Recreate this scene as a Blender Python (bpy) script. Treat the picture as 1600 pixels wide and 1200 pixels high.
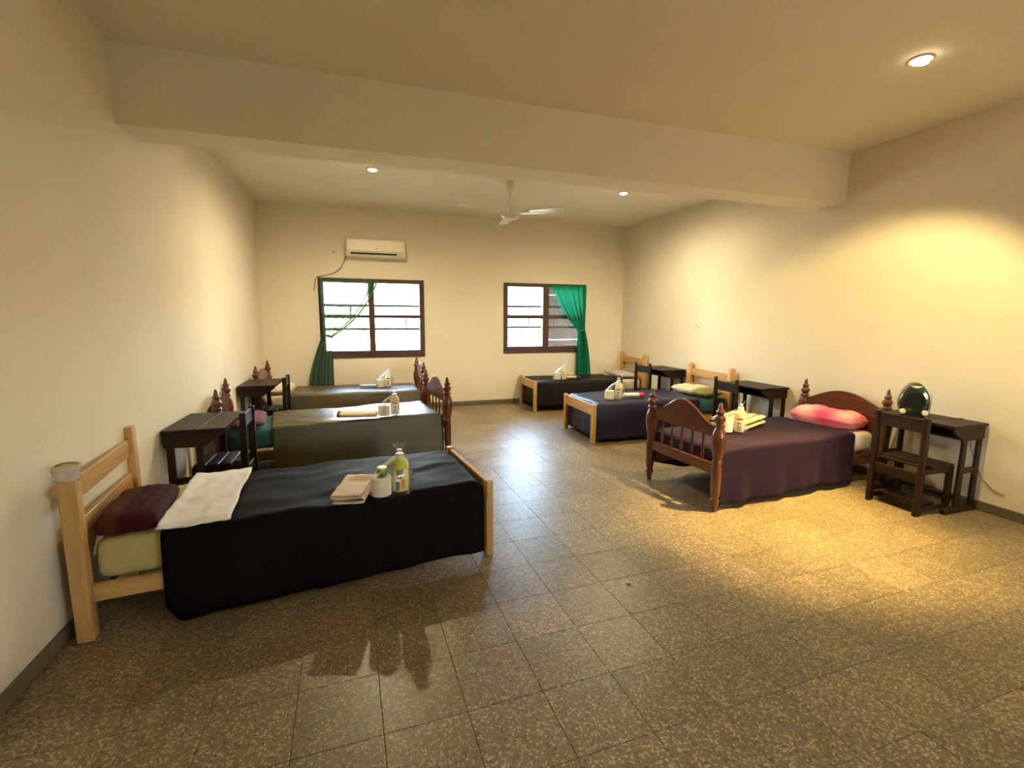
import bpy, bmesh, math, random
from mathutils import Vector, Matrix, noise

for o in list(bpy.data.objects):
    bpy.data.objects.remove(o, do_unlink=True)
SC = bpy.context.scene
COL = SC.collection
PI = math.pi
rnd = random.Random(7)

# ------------------------------------------------------------------ camera
XL, XR, YB, YF, ZC = -1.295, 4.483, 7.458, -2.9, 2.993
yaw, pitch, roll = .3148, .1425, .0063
fw = Vector((math.sin(yaw) * math.cos(pitch), math.cos(yaw) * math.cos(pitch), -math.sin(pitch)))
rt = Vector((math.cos(yaw), -math.sin(yaw), 0)); up = rt.cross(fw)
r2 = rt * math.cos(roll) + up * math.sin(roll); u2 = -rt * math.sin(roll) + up * math.cos(roll)
cd = bpy.data.cameras.new('camera'); cam = bpy.data.objects.new('camera', cd); COL.objects.link(cam)
cam.matrix_world = Matrix(((r2.x, u2.x, -fw.x, 0), (r2.y, u2.y, -fw.y, 0), (r2.z, u2.z, -fw.z, 1.45), (0, 0, 0, 1)))
cd.sensor_width = 36; cd.lens = 735.04 / 1600 * 36; cd.clip_start = .05
SC.camera = cam
CAM = Vector((0, 0, 1.45))

# ------------------------------------------------------------------ world, sun, exposure
SC.view_settings.view_transform = 'Standard'; SC.view_settings.look = 'None'
SC.view_settings.exposure = 0.72; SC.view_settings.gamma = 1.0; SC.view_settings.use_curve_mapping = False
W = bpy.data.worlds.new('world'); SC.world = W; W.use_nodes = True
wn = W.node_tree.nodes; wl = W.node_tree.links
sky = wn.new('ShaderNodeTexSky'); sky.sky_type = 'NISHITA'; sky.sun_disc = False
sky.sun_elevation = math.radians(52); sky.sun_rotation = math.radians(160); sky.air_density = 1.3; sky.dust_density = 2.0
wl.new(sky.outputs[0], wn['Background'].inputs[0]); wn['Background'].inputs[1].default_value = SKY = 9
sl = bpy.data.lights.new('sun', 'SUN'); sl.energy = 60; sl.angle = math.radians(.6); sl.color = (1, .95, .84)
sun = bpy.data.objects.new('sun', sl); COL.objects.link(sun)
sun.rotation_euler = (math.radians(42), 0, math.radians(-72)); sun.location = (2, -8, 12)

def spot(name, loc, aim, watts, deg, blend, col=(1, .73, .31), rad=.03):
    l = bpy.data.lights.new(name, 'SPOT'); l.energy = watts; l.spot_size = math.radians(deg); l.spot_blend = blend
    l.color = col; l.shadow_soft_size = rad
    o = bpy.data.objects.new(name, l); COL.objects.link(o); o.location = loc
    o.rotation_euler = (Vector(aim) - Vector(loc)).to_track_quat('-Z', 'Y').to_euler()
    return o
L1P, L2P, L3P = (3.268, 2.163), (.209, 5.477), (3.221, 5.439)
spot('spot_light', (L1P[0], L1P[1], 2.955), (L1P[0] + .206, L1P[1] + .36, 2.955 - .91), 250, 97, .4)
spot('spot_light', (L1P[0], L1P[1], 2.955), (2.95, 2.46, 0), 1600, 50, 1, (1, .66, .20))
spot('spot_light', (L2P[0], L2P[1], 2.955), (L2P[0], L2P[1], 0), 150, 176, .9, (1, .82, .50))
spot('spot_light', (L3P[0], L3P[1], 2.955), (L3P[0], L3P[1], 0), 135, 176, .9, (1, .82, .50))
spot('spot_light', (3.268, -1.2, 2.955), (3.268, -1.2, 0), 75, 176, .9, (1, .82, .48))  # invented fill lamp behind the camera, no fixture there
for x0, x1, y, fl in ((-.522, .987, YB + .24, 1), (2.276, 3.75, YB + .24, 1)):
    p = bpy.data.lights.new('daylight_portal', 'AREA'); p.shape = 'RECTANGLE'; p.size = x1 - x0; p.size_y = 1.18
    p.cycles.is_portal = True
    o = bpy.data.objects.new('daylight_portal', p); COL.objects.link(o); o.location = ((x0 + x1) / 2, y, 1.4); o.rotation_euler = (-PI / 2, 0, 0)

# ------------------------------------------------------------------ materials
def mat(name, col, rough=.6, spec=.5, noise_amt=0, nscale=8, stretch=(1, 1, 1), bump=0, bscale=60, col2=None, sheen=0, metal=0, coat=0, det=3):
    m = bpy.data.materials.new(name); m.use_nodes = True
    t = m.node_tree; N = t.nodes; K = t.links; b = N['Principled BSDF']
    b.inputs['Base Color'].default_value = (*col, 1); b.inputs['Roughness'].default_value = rough
    b.inputs['Specular IOR Level'].default_value = spec; b.inputs['Metallic'].default_value = metal
    if sheen:
        b.inputs['Sheen Weight'].default_value = sheen; b.inputs['Sheen Roughness'].default_value = .4
    if coat:
        b.inputs['Coat Weight'].default_value = coat; b.inputs['Coat Roughness'].default_value = .15
    tc = N.new('ShaderNodeTexCoord'); mp = N.new('ShaderNodeMapping'); mp.inputs['Scale'].default_value = stretch
    K.new(tc.outputs['Object'], mp.inputs[0])
    if noise_amt or col2:
        n = N.new('ShaderNodeTexNoise'); n.inputs['Scale'].default_value = nscale; n.inputs['Detail'].default_value = det
        K.new(mp.outputs[0], n.inputs['Vector'])
        r = N.new('ShaderNodeMapRange'); r.inputs[1].default_value = .35; r.inputs[2].default_value = .65
        K.new(n.outputs[0], r.inputs[0])
        x = N.new('ShaderNodeMix'); x.data_type = 'RGBA'
        c2 = col2 if col2 else tuple(c * (1 - noise_amt) for c in col)
        x.inputs[6].default_value = (*col, 1); x.inputs[7].default_value = (*c2, 1)
        K.new(r.outputs[0], x.inputs[0]); K.new(x.outputs[2], b.inputs['Base Color'])
    if bump:
        n2 = N.new('ShaderNodeTexNoise'); n2.inputs['Scale'].default_value = bscale; n2.inputs['Detail'].default_value = 2
        K.new(mp.outputs[0], n2.inputs['Vector'])
        bp = N.new('ShaderNodeBump'); bp.inputs['Strength'].default_value = bump; bp.inputs['Distance'].default_value = .01
        K.new(n2.outputs[0], bp.inputs['Height']); K.new(bp.outputs[0], b.inputs['Normal'])
    return m

def wood(name, c1, c2, axis, rough=.4, coat=0, spec=.5):
    s = [14, 14, 14]; s[axis] = .9
    return mat(name, c1, rough, spec, nscale=2.2, stretch=s, col2=c2, bump=.06, bscale=3, det=5, coat=coat)
PINE1, PINE2 = (.58, .36, .128), (.45, .25, .078)
PINE = [wood('pine_' + 'xyz'[i], PINE1, PINE2, i, .42) for i in range(3)]
MAH1, MAH2 = (.130, .038, .013), (.070, .019, .007)
MAHO = [wood('mahogany_' + 'xyz'[i], MAH1, MAH2, i, .28, .3) for i in range(3)]
DRK1, DRK2 = (.025, .0115, .0052), (.011, .005, .0025)
DARK = [wood('dark_wood_' + 'xyz'[i], DRK1, DRK2, i, .45, 0, .25) for i in range(3)]
FRM = [wood('frame_wood_' + 'xyz'[i], (.075, .028, .018), (.04, .015, .011), i, .5) for i in range(3)]
M_paint = mat('cream_wall_paint', (.80, .735, .60), .75, .25, .05, 1.3, bump=.10, bscale=45)
M_ceil = mat('cream_ceiling_paint', (.83, .77, .645), .8, .2, .04, 1.1, bump=.05, bscale=40)
M_base = mat('baseboard_terrazzo', (.17, .14, .085), .4, .5, .4, 90)
M_grout = mat('grout', (.085, .068, .042), .8)
M_white = mat('white_enamel', (.78, .76, .70), .3, .5)
M_fanw = mat('fan_enamel', (.66, .64, .58), .3, .6)
M_plast = mat('cream_plastic', (.84, .78, .60), .35, .5)
M_black = mat('black_plastic', (.012, .012, .012), .4)
M_cable = mat('brown_cable', (.16, .08, .05), .5)
M_metal = mat('grey_metal', (.022, .021, .022), .7, .1)
M_chrome = mat('chrome', (.75, .75, .72), .2, .5, metal=1)

def emit(name, col, s):
    m = bpy.data.materials.new(name); m.use_nodes = True; N = m.node_tree.nodes
    b = N['Principled BSDF']; b.inputs['Base Color'].default_value = (0, 0, 0, 1)
    b.inputs['Emission Color'].default_value = (*col, 1); b.inputs['Emission Strength'].default_value = s
    return m
M_bulb = emit('lamp_glow', (1, .80, .48), 14)

def thin(name, tint, clear, rough=.08, gcol=(1, 1, 1), fk=1):
    m = bpy.data.materials.new(name); m.use_nodes = True; t = m.node_tree; N = t.nodes; K = t.links
    N.remove(N['Principled BSDF'])
    a = N.new('ShaderNodeBsdfTransparent'); a.inputs[0].default_value = (*tint, 1)
    g = N.new('ShaderNodeBsdfGlossy'); g.inputs['Roughness'].default_value = rough; g.inputs[0].default_value = (*gcol, 1)
    x = N.new('ShaderNodeMixShader'); f = N.new('ShaderNodeFresnel'); f.inputs[0].default_value = 1.45
    ad = N.new('ShaderNodeMath'); ad.operation = 'ADD'; ad.inputs[1].default_value = 1 - clear; ad.use_clamp = True
    fm = N.new('ShaderNodeMath'); fm.operation = 'MULTIPLY'; fm.inputs[1].default_value = fk; K.new(f.outputs[0], fm.inputs[0]); K.new(fm.outputs[0], ad.inputs[0]); K.new(ad.outputs[0], x.inputs[0])
    K.new(a.outputs[0], x.inputs[1]); K.new(g.outputs[0], x.inputs[2]); K.new(x.outputs[0], N['Material Output'].inputs[0])
    return m
M_glass = thin('window_glass', (.97, .98, .97), .985, .02)
M_bag = thin('clear_plastic_film', (.98, .98, .96), .95, .2, fk=.3)

def sheer(name, col, transp, transl):
    m = bpy.data.materials.new(name); m.use_nodes = True; t = m.node_tree; N = t.nodes; K = t.links
    N.remove(N['Principled BSDF'])
    d = N.new('ShaderNodeBsdfDiffuse'); d.inputs[0].default_value = (*col, 1)
    l = N.new('ShaderNodeBsdfTranslucent'); l.inputs[0].default_value = (*[min(1, c * 1.5) for c in col], 1)
    tr = N.new('ShaderNodeBsdfTransparent')
    x1 = N.new('ShaderNodeMixShader'); x1.inputs[0].default_value = transl
    x2 = N.new('ShaderNodeMixShader'); x2.inputs[0].default_value = transp
    K.new(d.outputs[0], x1.inputs[1]); K.new(l.outputs[0], x1.inputs[2])
    K.new(x1.outputs[0], x2.inputs[1]); K.new(tr.outputs[0], x2.inputs[2]); K.new(x2.outputs[0], N['Material Output'].inputs[0])
    return m
M_cur1 = sheer('sheer_green_cloth', (.060, .115, .080), .05, .06)
M_cur2 = sheer('green_cloth', (.015, .19, .10), .0, .16)
M_tie = mat('green_tie_cloth', (.03, .16, .10), .8)

def terrazzo():
    m = bpy.data.materials.new('terrazzo_tile'); m.use_nodes = True; t = m.node_tree; N = t.nodes; K = t.links; b = N['Principled BSDF']
    g = N.new('ShaderNodeNewGeometry')
    # chips
    def chips(scale, thr, seedv):
        v = N.new('ShaderNodeTexVoronoi'); v.inputs['Scale'].default_value = scale; v.inputs['Randomness'].default_value = 1
        mp = N.new('ShaderNodeMapping'); mp.inputs['Location'].default_value = (seedv, seedv * .7, 0)
        nz = N.new('ShaderNodeTexNoise'); nz.inputs['Scale'].default_value = scale * .8; nz.inputs['Detail'].default_value = 1
        mx = N.new('ShaderNodeMix'); mx.data_type = 'VECTOR'; mx.inputs[0].default_value = .018
        K.new(g.outputs['Position'], nz.inputs['Vector']); K.new(g.outputs['Position'], mx.inputs[4]); K.new(nz.outputs['Color'], mx.inputs[5])
        K.new(mx.outputs[1], mp.inputs[0]); K.new(mp.outputs[0], v.inputs['Vector'])
        lt = N.new('ShaderNodeMapRange'); lt.inputs[1].default_value = thr; lt.inputs[2].default_value = thr * .7
        K.new(v.outputs['Distance'], lt.inputs[0])
        sp = N.new('ShaderNodeSeparateColor'); K.new(v.outputs['Color'], sp.inputs[0])
        return lt.outputs[0], sp.outputs[0], sp.outputs[1]
    a1, h1, s1 = chips(85, .50, 0)
    a2, h2, s2 = chips(150, .46, 3.3)
    # per tile tone
    mp = N.new('ShaderNodeMapping'); mp.vector_type = 'TEXTURE'
    mp.inputs['Location'].default_value = (TOX, TOY, 0); mp.inputs['Rotation'].default_value = (0, 0, TTH); mp.inputs['Scale'].default_value = (TS, TS, 1)
    K.new(g.outputs['Position'], mp.inputs[0])
    fl = N.new('ShaderNodeVectorMath'); fl.operation = 'FLOOR'; K.new(mp.outputs[0], fl.inputs[0])
    wnz = N.new('ShaderNodeTexWhiteNoise'); wnz.noise_dimensions = '2D'; K.new(fl.outputs[0], wnz.inputs[0])
    basec = N.new('ShaderNodeMix'); basec.data_type = 'RGBA'
    basec.inputs[6].default_value = (.180, .143, .072, 1); basec.inputs[7].default_value = (.200, .143, .088, 1)
    K.new(wnz.outputs[0], basec.inputs[0])
    ch = N.new('ShaderNodeMix'); ch.data_type = 'RGBA'
    ch.inputs[6].default_value = (.46, .37, .225, 1); ch.inputs[7].default_value = (.10, .075, .045, 1)
    gt = N.new('ShaderNodeMapRange'); gt.inputs[1].default_value = .50; gt.inputs[2].default_value = .66; K.new(h1, gt.inputs[0]); K.new(gt.outputs[0], ch.inputs[0])
    x1 = N.new('ShaderNodeMix'); x1.data_type = 'RGBA'; K.new(a1, x1.inputs[0]); K.new(basec.outputs[2], x1.inputs[6]); K.new(ch.outputs[2], x1.inputs[7])
    ch2 = N.new('ShaderNodeMix'); ch2.data_type = 'RGBA'
    ch2.inputs[6].default_value = (.30, .26, .17, 1); ch2.inputs[7].default_value = (.10, .075, .04, 1)
    K.new(h2, ch2.inputs[0])
    x2 = N.new('ShaderNodeMix'); x2.data_type = 'RGBA'
    am = N.new('ShaderNodeMath'); am.operation = 'MULTIPLY'; am.inputs[1].default_value = .6; K.new(a2, am.inputs[0])
    K.new(am.outputs[0], x2.inputs[0]); K.new(x1.outputs[2], x2.inputs[6]); K.new(ch2.outputs[2], x2.inputs[7])
    # dirt, large scale
    n = N.new('ShaderNodeTexNoise'); n.inputs['Scale'].default_value = 1.7; n.inputs['Detail'].default_value = 5; K.new(g.outputs['Position'], n.inputs['Vector'])
    r = N.new('ShaderNodeMapRange'); r.inputs[1].default_value = .3; r.inputs[2].default_value = .7; r.inputs[3].default_value = .86; r.inputs[4].default_value = 1.12; K.new(n.outputs[0], r.inputs[0])
    tv = N.new('ShaderNodeMapRange'); tv.inputs[3].default_value = .86; tv.inputs[4].default_value = 1.14; K.new(wnz.outputs[0], tv.inputs[0])
    mm = N.new('ShaderNodeMath'); mm.operation = 'MULTIPLY'; K.new(r.outputs[0], mm.inputs[0]); K.new(tv.outputs[0], mm.inputs[1])
    vm = N.new('ShaderNodeVectorMath'); vm.operation = 'SCALE'; K.new(x2.outputs[2], vm.inputs[0]); K.new(mm.outputs[0], vm.inputs['Scale'])
    K.new(vm.outputs[0], b.inputs['Base Color'])
    rr = N.new('ShaderNodeMapRange'); rr.inputs[3].default_value = .34; rr.inputs[4].default_value = .45; K.new(n.outputs[0], rr.inputs[0]); K.new(rr.outputs[0], b.inputs['Roughness'])
    b.inputs['Specular IOR Level'].default_value = .5
    bp = N.new('ShaderNodeBump'); bp.inputs['Strength'].default_value = .035; bp.inputs['Distance'].default_value = .004; K.new(a1, bp.inputs['Height']); K.new(bp.outputs[0], b.inputs['Normal'])
    return m
TS, TTH = .3003, .0224
TOX, TOY = 1.0531 * 1.45, 1.2777 * 1.45
M_terr = terrazzo()

# ------------------------------------------------------------------ mesh helpers
def obj(name, bm, m, parent=None, loc=None, rot=None, smooth=None):
    me = bpy.data.meshes.new(name); bmesh.ops.recalc_face_normals(bm, faces=bm.faces); bm.to_mesh(me); bm.free()
    o = bpy.data.objects.new(name, me); COL.objects.link(o)
    for mm in (m if isinstance(m, (list, tuple)) else [m]): me.materials.append(mm)
    if smooth:
        me.shade_smooth()
        if smooth < 180: me.set_sharp_from_angle(angle=math.radians(smooth))
    if parent: o.parent = parent
    if loc: o.location = loc
    if rot: o.rotation_euler = rot
    return o
def tag(o, label, cat=None, group=None, kind=None):
    if label: o['label'] = label
    if cat: o['category'] = cat
    if group: o['group'] = group
    if kind: o['kind'] = kind
    return o
def empty(name, loc, rz=0):
    o = bpy.data.objects.new(name, None); COL.objects.link(o); o.location = loc; o.rotation_euler = (0, 0, rz); o.empty_display_size = .1
    return o
def box(bm, x0, x1, y0, y1, z0, z1, bev=0, mtx=None, seg=1):
    vs = [bm.verts.new((x, y, z)) for x in (x0, x1) for y in (y0, y1) for z in (z0, z1)]
    fs = [bm.faces.new([vs[i] for i in q]) for q in ((0, 1, 3, 2), (4, 6, 7, 5), (0, 4, 5, 1), (2, 3, 7, 6), (0, 2, 6, 4), (1, 5, 7, 3))]
    if bev:
        es = list({e for f in fs for e in f.edges})
        r = bmesh.ops.bevel(bm, geom=es, offset=bev, segments=seg, affect='EDGES', profile=.5)
        vs = list({v for f in r['faces'] for v in f.verts} | {v for v in vs if v.is_valid})
    if mtx is not None:
        bmesh.ops.transform(bm, matrix=mtx, verts=[v for v in vs if v.is_valid])
    return bm
def B(*a, **k):
    return box(bmesh.new(), *a, **k)
def lathe(bm, prof, c=(0, 0, 0), seg=16, sx=1, sy=1, mtx=None, cap=True):
    rings = []
    for z, r in prof:
        rings.append([bm.verts.new((c[0] + sx * r * math.cos(2 * PI * i / seg), c[1] + sy * r * math.sin(2 * PI * i / seg), c[2] + z)) for i in range(seg)])
    for a, b in zip(rings, rings[1:]):
        for i in range(seg):
            bm.faces.new((a[i], a[(i + 1) % seg], b[(i + 1) % seg], b[i]))
    if cap:
        bm.faces.new(rings[0][::-1]); bm.faces.new(rings[-1])
    if mtx is not None:
        bmesh.ops.transform(bm, matrix=mtx, verts=[v for r in rings for v in r])
    return bm
def tube(bm, pts, r, seg=7):
    pts = [Vector(p) for p in pts]; rings = []
    for i, p in enumerate(pts):
        d = (pts[min(i + 1, len(pts) - 1)] - pts[max(i - 1, 0)]).normalized()
        a = d.cross(Vector((0, 0, 1)) if abs(d.z) < .9 else Vector((1, 0, 0))).normalized(); b = d.cross(a)
        rr = r[i] if isinstance(r, (list, tuple)) else r
        rings.append([bm.verts.new(p + (a * math.cos(2 * PI * k / seg) + b * math.sin(2 * PI * k / seg)) * rr) for k in range(seg)])
    for a, b in zip(rings, rings[1:]):
        for k in range(seg):
            bm.faces.new((a[k], a[(k + 1) % seg], b[(k + 1) % seg], b[k]))
    bm.faces.new(rings[0][::-1]); bm.faces.new(rings[-1])
    return bm
def sheet(bm, nu, nv, f):
    g = [[bm.verts.new(f(i / nu, j / nv)) for j in range(nv + 1)] for i in range(nu + 1)]
    for i in range(nu):
        for j in range(nv):
            bm.faces.new((g[i][j], g[i + 1][j], g[i + 1][j + 1], g[i][j + 1]))
    return bm
def prism(bm, poly, y0, y1, axis='y', bev=0):
    """polygon in (x,z) extruded along y"""
    f = lambda a, b, t: (a, t, b) if axis == 'y' else ((t, a, b) if axis == 'x' else (a, b, t))
    A = [bm.verts.new(f(a, b, y0)) for a, b in poly]; C = [bm.verts.new(f(a, b, y1)) for a, b in poly]
    n = len(poly); fs = [bm.faces.new(A[::-1]), bm.faces.new(C)]
    fs += [bm.faces.new((A[i], A[(i + 1) % n], C[(i + 1) % n], C[i])) for i in range(n)]
    if bev:
        bmesh.ops.recalc_face_normals(bm, faces=fs)
        es = [e for e in {e for q in fs for e in q.edges} if e.calc_face_angle(0) > .5]
        bmesh.ops.bevel(bm, geom=es, offset=bev, segments=1, affect='EDGES', profile=.5)
    return bm
def nz(x, y, z=0, s=1):
    return noise.noise(Vector((x * s, y * s, z * s)))
def solid(o, t):
    md = o.modifiers.new('thickness', 'SOLIDIFY'); md.thickness = t; md.offset = -1
    return o
def copy_tree(o, parent=None):
    c = o.copy(); COL.objects.link(c)
    if parent: c.parent = parent
    for ch in list(o.children): copy_tree(ch, c)
    return c

# ================================================================== ROOM
floor = obj('floor', B(XL - .15, XR + .15, YF - .15, YB + .15, -.14, -.012), M_grout); tag(floor, 'speckled brown terrazzo tile floor', kind='structure')
tm = bpy.data.meshes.new('tile'); bm = bmesh.new(); h = TS / 2 - .0008
box(bm, -h, h, -h, h, -.012, 0); bmesh.ops.delete(bm, geom=[f for f in bm.faces if f.normal.z < -.5 or f.calc_center_median().z < -.011], context='FACES')
bmesh.ops.bevel(bm, geom=[e for e in bm.edges if all(v.co.z > -.001 for v in e.verts)], offset=.0010, segments=1, affect='EDGES')
bmesh.ops.recalc_face_normals(bm, faces=bm.faces); bm.to_mesh(tm); bm.free(); tm.materials.append(M_terr)
tiles = []
ct, st = math.cos(TTH), math.sin(TTH)
for i in range(-14, 14):
    for j in range(-20, 22):
        cx = TOX + TS * ((i + .5) * ct - (j + .5) * st); cy = TOY + TS * ((i + .5) * st + (j + .5) * ct)
        if XL - .1 < cx < XR + .1 and YF - .1 < cy < YB + .1:
            v = Vector((cx, cy, 0)) - CAM; d = v.dot(fw)
            vis = d > .3 and abs(v.dot(r2) / d) < 1.16 and abs(v.dot(u2) / d) < .88
            tiles.append((0 if vis else 1, v.length, cx, cy))
tiles.sort()
far = bmesh.new()
for k, (_, _, cx, cy) in enumerate(tiles):
    rot = (rnd.uniform(-.0016, .0016), rnd.uniform(-.0016, .0016), TTH)
    if k < 299:
        o = bpy.data.objects.new('tile', tm); COL.objects.link(o); o.parent = floor; o.location = (cx, cy, 0); o.rotation_euler = rot
    else:
        n0 = len(far.verts); far.from_mesh(tm); far.verts.ensure_lookup_table()
        from mathutils import Euler
        bmesh.ops.transform(far, matrix=Matrix.Translation((cx, cy, 0)) @ Euler(rot).to_matrix().to_4x4(), verts=far.verts[n0:])
fo = obj('tiles', far, M_terr, floor); fo['kind'] = 'stuff'

def wall_with_holes(bm, axis, pos0, pos1, a0, a1, z0, z1, holes):
    """boxes around rectangular holes; axis 'y': wall normal along y"""
    def bx(p, q, c, d):
        if q - p < 1e-4 or d - c < 1e-4: return
        if axis == 'y': box(bm, p, q, pos0, pos1, c, d)
        else: box(bm, pos0, pos1, p, q, c, d)
    cur = a0
    for h0, h1, hz0, hz1 in sorted(holes):
        bx(cur, h0, z0, z1); bx(h0, h1, z0, hz0); bx(h0, h1, hz1, z1); cur = h1
    bx(cur, a1, z0, z1)
    return bm
W1 = (-.530, .987, .820, 1.990); W2 = (2.276, 3.755, .845, 1.995)
bm = wall_with_holes(bmesh.new(), 'y', YB, YB + .2, XL - .2, XR + .2, 0, ZC + .2, [W1, W2])
tag(obj('wall_back', bm, M_paint), 'cream painted end wall with two windows', kind='structure')
tag(obj('wall_left', B(XL - .2, XL, YF - .2, YB, 0, ZC + .2), M_paint), 'cream painted wall behind the three bed heads with black blanket nearest', kind='structure')
tag(obj('wall_right', B(XR, XR + .2, YF - .2, YB, 0, ZC + .2), M_paint), 'cream painted wall lit by the warm spotlight', kind='structure')
bm = wall_with_holes(bmesh.new(), 'y', YF - .2, YF, XL, XR, 0, ZC + .2, [(3.4, 4.1, 1.15, 2.05)])
tag(obj('wall_front', bm, M_paint), 'cream painted wall with a high window opening', kind='structure')
tag(obj('ceiling', B(XL, XR, YF, YB, ZC, ZC + .2), M_ceil), 'cream painted ceiling', kind='structure')
tag(obj('trim_1', B(XL, XR, 3.49, 3.79, 2.545, ZC), M_ceil), 'deep plastered ceiling beam across the room', kind='structure')
def bb(name, a): tag(obj(name, B(*a, bev=.004), M_base), 'dark terrazzo baseboard strip', kind='structure')
bb('baseboard_back', (XL, XR, YB - .012, YB, 0, .075)); bb('baseboard_left', (XL, XL + .012, YF, YB - .012, 0, .075)); bb('baseboard_right', (XR - .012, XR, YF, YB - .012, 0, .075))

# windows ----------------------------------------------------------
def window(name, w, mull, gl0, gl1, zg0, zg1, zr0, zr1, bars, vbars, lab):
    x0, x1, z0, z1 = w; y0, y1 = YB - .018, YB + .075
    bm = bmesh.new()
    box(bm, x0, gl0, y0, y1, z0, z1, .004); box(bm, gl1, x1, y0, y1, z0, z1, .004)
    box(bm, gl0, gl1, y0, y1, zg1, z1, .004); box(bm, gl0, gl1, y0, y1, z0, zg0, .004)
    root = obj(name, bm, FRM[0]); tag(root, lab, kind='structure')
    obj('mullion', B(mull[0], mull[1], y0 - .004, y1, zg0 - .02, zg1 + .02, .004), FRM[2], root)
    for a, b in ((gl0, mull[0]), (mull[1], gl1)):
        obj('sash_rail', B(a, b, y0 + .012, y1 - .012, zr0, zr1, .003), FRM[0], root)
        obj('pane', B(a, b, YB + .028, YB + .032, zg0, zr0), M_glass, root)
        obj('pane', B(a, b, YB + .028, YB + .032, zr1, zg1), M_glass, root)
    for zb in bars:
        obj('guard_bar', B(x0 + .003, x1 - .003, YB + .14, YB + .155, zb - .018, zb + .018, .002), M_metal, root)
    for xb, za, zb in vbars:
        obj('guard_bar', B(xb - .010, xb + .010, YB + .141, YB + .154, za, zb, .002), M_metal, root)
    return root
window('window_1', W1, (.160, .247), -.462, .915, .925, 1.930, 1.412, 1.462, (1.60, 1.245), [(-.1, 1.46, 1.6), (.72, 1.25, 1.41)], 'dark wood framed window blazing with yellow daylight under the air conditioner')
window('window_2', W2, (2.962, 3.068), 2.344, 3.655, .955, 1.935, 1.415, 1.478, (1.618, 1.27), [(2.79, 1.48, 1.61), (2.77, 1.28, 1.415), (3.22, 1.28, 1.61)], 'dark wood framed window with pale view and dark planks outside')

# ================================================================== OUTSIDE
M_grd = mat('dry_yard_soil', (.34, .28, .17), .9, .2, .4, 3)
M_gw = mat('pale_cyan_render', (.22, .32, .33), .85, .2, .2, 4)
M_gy = mat('cream_render', (.80, .74, .52), .85, .2, .15, 3)
tag(obj('ground', B(-14, 20, -16, 26, -.32, -.15), M_grd), 'bare sunlit yard soil beyond the windows', kind='structure')
tag(obj('wall_garden', B(-10, 2.05, 12.0, 12.2, -.12, 2.3), M_gy), 'cream boundary wall seen through the yellow lit window', kind='structure')
tag(obj('wall_garden_pale', B(2.05, 9, 12.0, 12.2, -.12, 2.25), M_gw), 'pale bluish boundary wall seen through the farther window', kind='structure')
tag(obj('sun_block_slab', B(1.2, 5, YF - 3.2, YF - .2, 2.35, 2.5), M_ceil), 'unseen slab added to block sun at the front opening', kind='structure')  # unseen slab, added to keep direct sun out of the front opening
shed = empty('wooden_shed', (3.66, 9.05, -.1)); tag(shed, 'weathered dark plank shed wall outside the window with green curtain', 'shed')
M_shed = [wood('shed_plank', (.0130, .0103, .0094), (.0085, .0068, .0062), 0, .8, 0, .04)]
for k in range(16):
    obj('plank', B(0, 2.4, -.012, .012, .02 + k * .152, .02 + k * .152 + .1515 - (.007 if k % 3 == 0 else 0), .002), M_shed[0], shed)
obj('post', B(0, .07, .013, .08, 0, 2.48, .003), M_shed[0], shed); obj('post', B(2.33, 2.4, .013, .08, 0, 2.48, .003), M_shed[0], shed)
obj('added_shade_roof', prism(bmesh.new(), [(-.08, 2.52), (2.6, 2.52), (2.6, 2.56), (-.08, 2.56)], -.95, .3, 'y'), M_shed[0], shed)  # overhang added above the view to shade the planks
obj('shade_roof_post', B(2.28, 2.36, -.92, -.84, 0, 2.52, .003), M_shed[0], shed)  # unseen post carrying the added shading overhang
# flowering shrub
def shrub(loc, r, hgt, lab, seed, cols):
    root = empty('flowering_shrub', loc); tag(root, lab, 'shrub')
    R_ = random.Random(seed); bm = bmesh.new(); fl = bmesh.new(); st_ = bmesh.new()
    for k in range(9):
        a = R_.uniform(0, 2 * PI); e = Vector((math.cos(a) * r * .7, math.sin(a) * r * .7, hgt * R_.uniform(.7, 1)))
        tube(st_, [(0, 0, 0), (e.x * .3, e.y * .3, e.z * .5), e], [.02, .014, .006], 5)
    for b_, n, s in ((bm, 420, .055), (fl, 150, .045)):
        for k in range(n):
            d = Vector((R_.gauss(0, 1), R_.gauss(0, 1), R_.gauss(0, 1))).normalized() * R_.uniform(.55, 1) ** .5
            c = Vector((d.x * r, d.y * r, hgt * .62 + d.z * hgt * .38))
            q = Matrix.Translation(c) @ Matrix.Rotation(R_.uniform(0, 6.3), 4, Vector((R_.gauss(0, 1), R_.gauss(0, 1), R_.gauss(0, 1))).normalized())
            vs = [b_.verts.new(q @ Vector(p)) for p in ((-s, 0, 0), (0, -s * .4, s * .1), (s, 0, 0), (0, s * .4, s * .1))]
            b_.faces.new(vs)
    obj('stem', st_, DARK[2], root)
    f = obj('foliage', bm, cols[0], root); f['kind'] = 'stuff'; f = obj('blossom', fl, cols[1], root); f['kind'] = 'stuff'
M_leaf = mat('green_leaf', (.20, .30, .07), .5, .4, .3, 20); M_yel = mat('yellow_blossom', (.85, .66, .12), .6)
shrub((3.15, 10.6, -.1), .45, 2.35, 'yellow flowering shrub outside the window with dark planks', 3, (M_leaf, M_yel))
shrub((.35, 11.0, -.1), .6, 1.5, 'yellow green shrub outside the window under the air conditioner', 5, (M_leaf, M_yel))

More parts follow.
